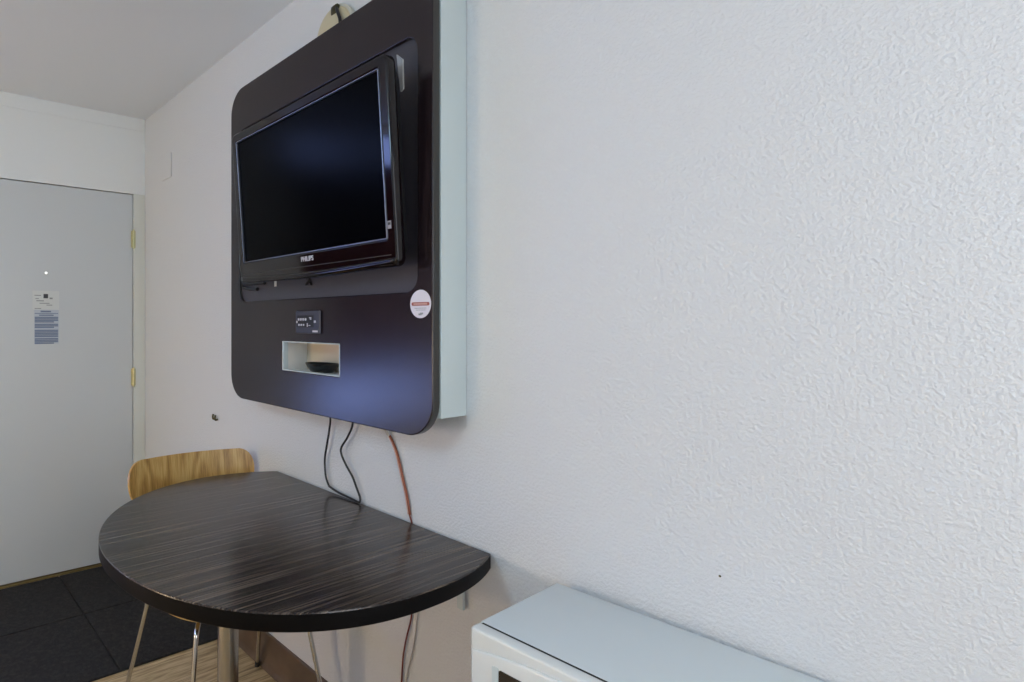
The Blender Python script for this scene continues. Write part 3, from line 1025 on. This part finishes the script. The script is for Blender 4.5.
wr = thing('speaker_wire', 'copper-coloured clear wire hanging from the dark panel behind the table', 'wire', (2.0, 0, 1.05))
path = catmull([(1.995, -0.03, 1.084), (2.0, -0.016, 1.03), (2.0094, -0.010, 1.002), (2.0194, -0.0065, 0.9879), (2.0445, -0.006, 0.9474), (2.0656, -0.006, 0.8877), (2.0828, -0.006, 0.8381), (2.094, -0.006, 0.79)], 8)
path = [p - Vector((2.0, 0, 1.05)) for p in path]
low = catmull([(2.094, -0.006, 0.79), (2.101, -0.003, 0.765), (2.108, -0.003, 0.72), (2.110, -0.0035, 0.62), (2.1012, -0.0055, 0.5157), (2.0843, -0.006, 0.4532), (2.0706, -0.006, 0.3937), (2.0637, -0.006, 0.3172), (2.06, -0.006, 0.22), (2.06, -0.014, 0.16)], 8)
low = [p - Vector((2.0, 0, 1.05)) for p in low]
bm = bmesh.new(); tube(bm, [p + Vector((0.0022, 0, 0)) for p in path[21:]], 0.0034, 10)
w1 = obj('copper_strand', bm, M['copper'], wr, True, None)
bm = bmesh.new(); tube(bm, [p - Vector((0.0034, 0, 0)) for p in path[21:]], 0.0026, 10)
tag(obj('clear_strand', bm, M['clear_jacket'], wr, True, None), 'pale clear strand beside the copper one')
bm = bmesh.new(); tube(bm, path[:23], 0.0046, 10)
tag(obj('white_sleeve', bm, M['white_cord'], wr, True, None), 'white sleeve at the top of the wire')
bm = bmesh.new(); tube(bm, low, 0.0024, 10)
tag(obj('lower_wire', bm, mat('shaded_wire', (112, 44, 32), 0.35), wr, True, None), 'lower run coloured darker red for the shade under the table')  # same wire, with the shade under the table put into its colour
bm = bmesh.new()
tube(bm, catmull([(2.128, -0.0022, 0.728), (2.130, -0.003, 0.60), (2.121, -0.004, 0.5119), (2.1078, -0.004, 0.4348), (2.0809, -0.004, 0.3354), (2.074, -0.004, 0.25), (2.078, -0.012, 0.16)], 8), 0.0018, 8)
tag(obj('thin_cord', bm, M['white_cord'], None, True, None), 'thin pale cord on the wall right of the lower wire under the table', 'cord')

# ------------------------------------------------------------------ microwave and the little fridge under it
MZ = 0.774
MH = 0.275
mw = thing('microwave', 'white microwave oven with a dark door window in front of the bare wall', 'microwave', (2.5484, -0.0285, MZ - MH), (0, 0, math.radians(2.7)))
MW, MD = 0.47, 0.262
bm = bmesh.new(); box(bm, (0, -MD, 0.012), (MW, 0, MH), 0.004, 3)
obj('cabinet', bm, M['microwave'], mw, True)
bm = bmesh.new()                                   # front frame, hollow for the door
y1, y0 = -MD - 0.0010, -MD - 0.028
box(bm, (0.006, -MD - 0.004, 0.02), (MW - 0.006, -MD + 0.001, MH - 0.0012)); obj('seam', bm, M['dark_gap'], mw)
fo = plate_with_holes('front_frame', [[(x, z) for x, z in rrect(-0.001, MW + 0.001, 0.010, MH - 0.0008, 0.006, 4)]], y0, y1, 0.005, [M['microwave_front']], mw)
yd = y0
dx0, dx1, dz0, dz1 = 0.006, 0.345, 0.018, MH - 0.012
# door skin with an arched upper line
bm = bmesh.new()
arch = []
nA = 30
for k in range(nA + 1):
    u = k / nA
    arch.append((dx0 + (dx1 - dx0) * u, dz1 - 0.006 - 0.020 * (2 * u - 1) ** 2 * (1 if u < 0.5 else 0.6)))
outl = [(dx0, dz0), (dx1, dz0)] + arch[::-1]
prism(bm, outl, yd - 0.006, yd + 0.001)
bmesh.ops.recalc_face_normals(bm, faces=bm.faces)
sharp = [e for e in bm.edges if all(abs(v_.co.y - (yd - 0.006)) < 1e-6 for v_ in e.verts)]
bmesh.ops.bevel(bm, geom=sharp, offset=0.004, segments=3, profile=0.5, affect='EDGES')
dro = obj('oven_door', bm, M['microwave_front'], mw, True, 40)
bm = bmesh.new(); prism(bm, rrect(0.063, 0.305, 0.055, MH - 0.048, 0.004, 3), yd - 0.0072, yd - 0.004)
tag(obj('door_window', bm, M['window_dark'], dro), 'dark see-through window in the white door')
bm = bmesh.new(); prism(bm, rrect(0.050, 0.0625, 0.050, MH - 0.046, 0.003, 3), yd - 0.0078, yd - 0.004)
tag(obj('window_edge', bm, M['white'], dro), 'pale strip at the left edge of the window')
bm = bmesh.new(); tube(bm, catmull([(0.322, yd - 0.004, 0.05), (0.322, yd - 0.03, 0.065), (0.322, yd - 0.034, 0.135), (0.322, yd - 0.03, 0.205), (0.322, yd - 0.004, 0.22)], 8), 0.008, 12)
obj('handle', bm, M['microwave_front'], dro, True)
bm = bmesh.new(); box(bm, (0.352, yd - 0.004, 0.02), (MW - 0.006, yd + 0.001, MH - 0.012), 0.002)
cpn = obj('control_panel', bm, M['microwave_front'], mw)
bm = bmesh.new(); box(bm, (0.366, yd - 0.0052, 0.205), (MW - 0.02, yd - 0.0035, 0.238), 0.0005); obj('display', bm, M['window_dark'], cpn)
for r_ in range(4):
    for c_ in range(3):
        bm = bmesh.new(); box(bm, (0.368 + 0.029 * c_, yd - 0.006, 0.045 + 0.036 * r_), (0.391 + 0.029 * c_, yd - 0.003, 0.069 + 0.036 * r_), 0.001, 1)
        obj('button', bm, M['plate'], cpn)
for x_, y_ in ((0.04, -0.04), (MW - 0.04, -0.04), (0.04, -MD + 0.04), (MW - 0.04, -MD + 0.04)):
    bm = bmesh.new(); lathe(bm, [(0.014, 0.0005), (0.014, 0.012), (0.016, 0.014), (0.0, 0.014)], 16, 'Z', (x_, y_, 0)); obj('foot', bm, M['matt_black'], mw, True)

FZ = MZ - MH
fr = thing('mini_fridge', 'low white fridge carrying the microwave against the wall', 'fridge', (2.80, -0.26, 0))
bm = bmesh.new(); box(bm, (-0.235, -0.17, 0.02), (0.245, 0.235, FZ), 0.006, 3); obj('cabinet', bm, M['microwave'], fr, True)
bm = bmesh.new(); box(bm, (-0.235, -0.222, 0.035), (0.245, -0.174, FZ - 0.003), 0.008, 3); fd = obj('fridge_door', bm, M['microwave'], fr, True)
bm = bmesh.new(); box(bm, (-0.225, -0.238, FZ - 0.10), (-0.205, -0.221, FZ - 0.03), 0.004); obj('handle', bm, M['microwave_front'], fd, True)
for x_ in (-0.19, 0.2):
    for y_ in (-0.12, 0.19):
        bm = bmesh.new(); lathe(bm, [(0.016, 0.0005), (0.016, 0.02), (0.0, 0.021)], 16, 'Z', (x_, y_, 0)); obj('foot', bm, M['matt_black'], fr, True)
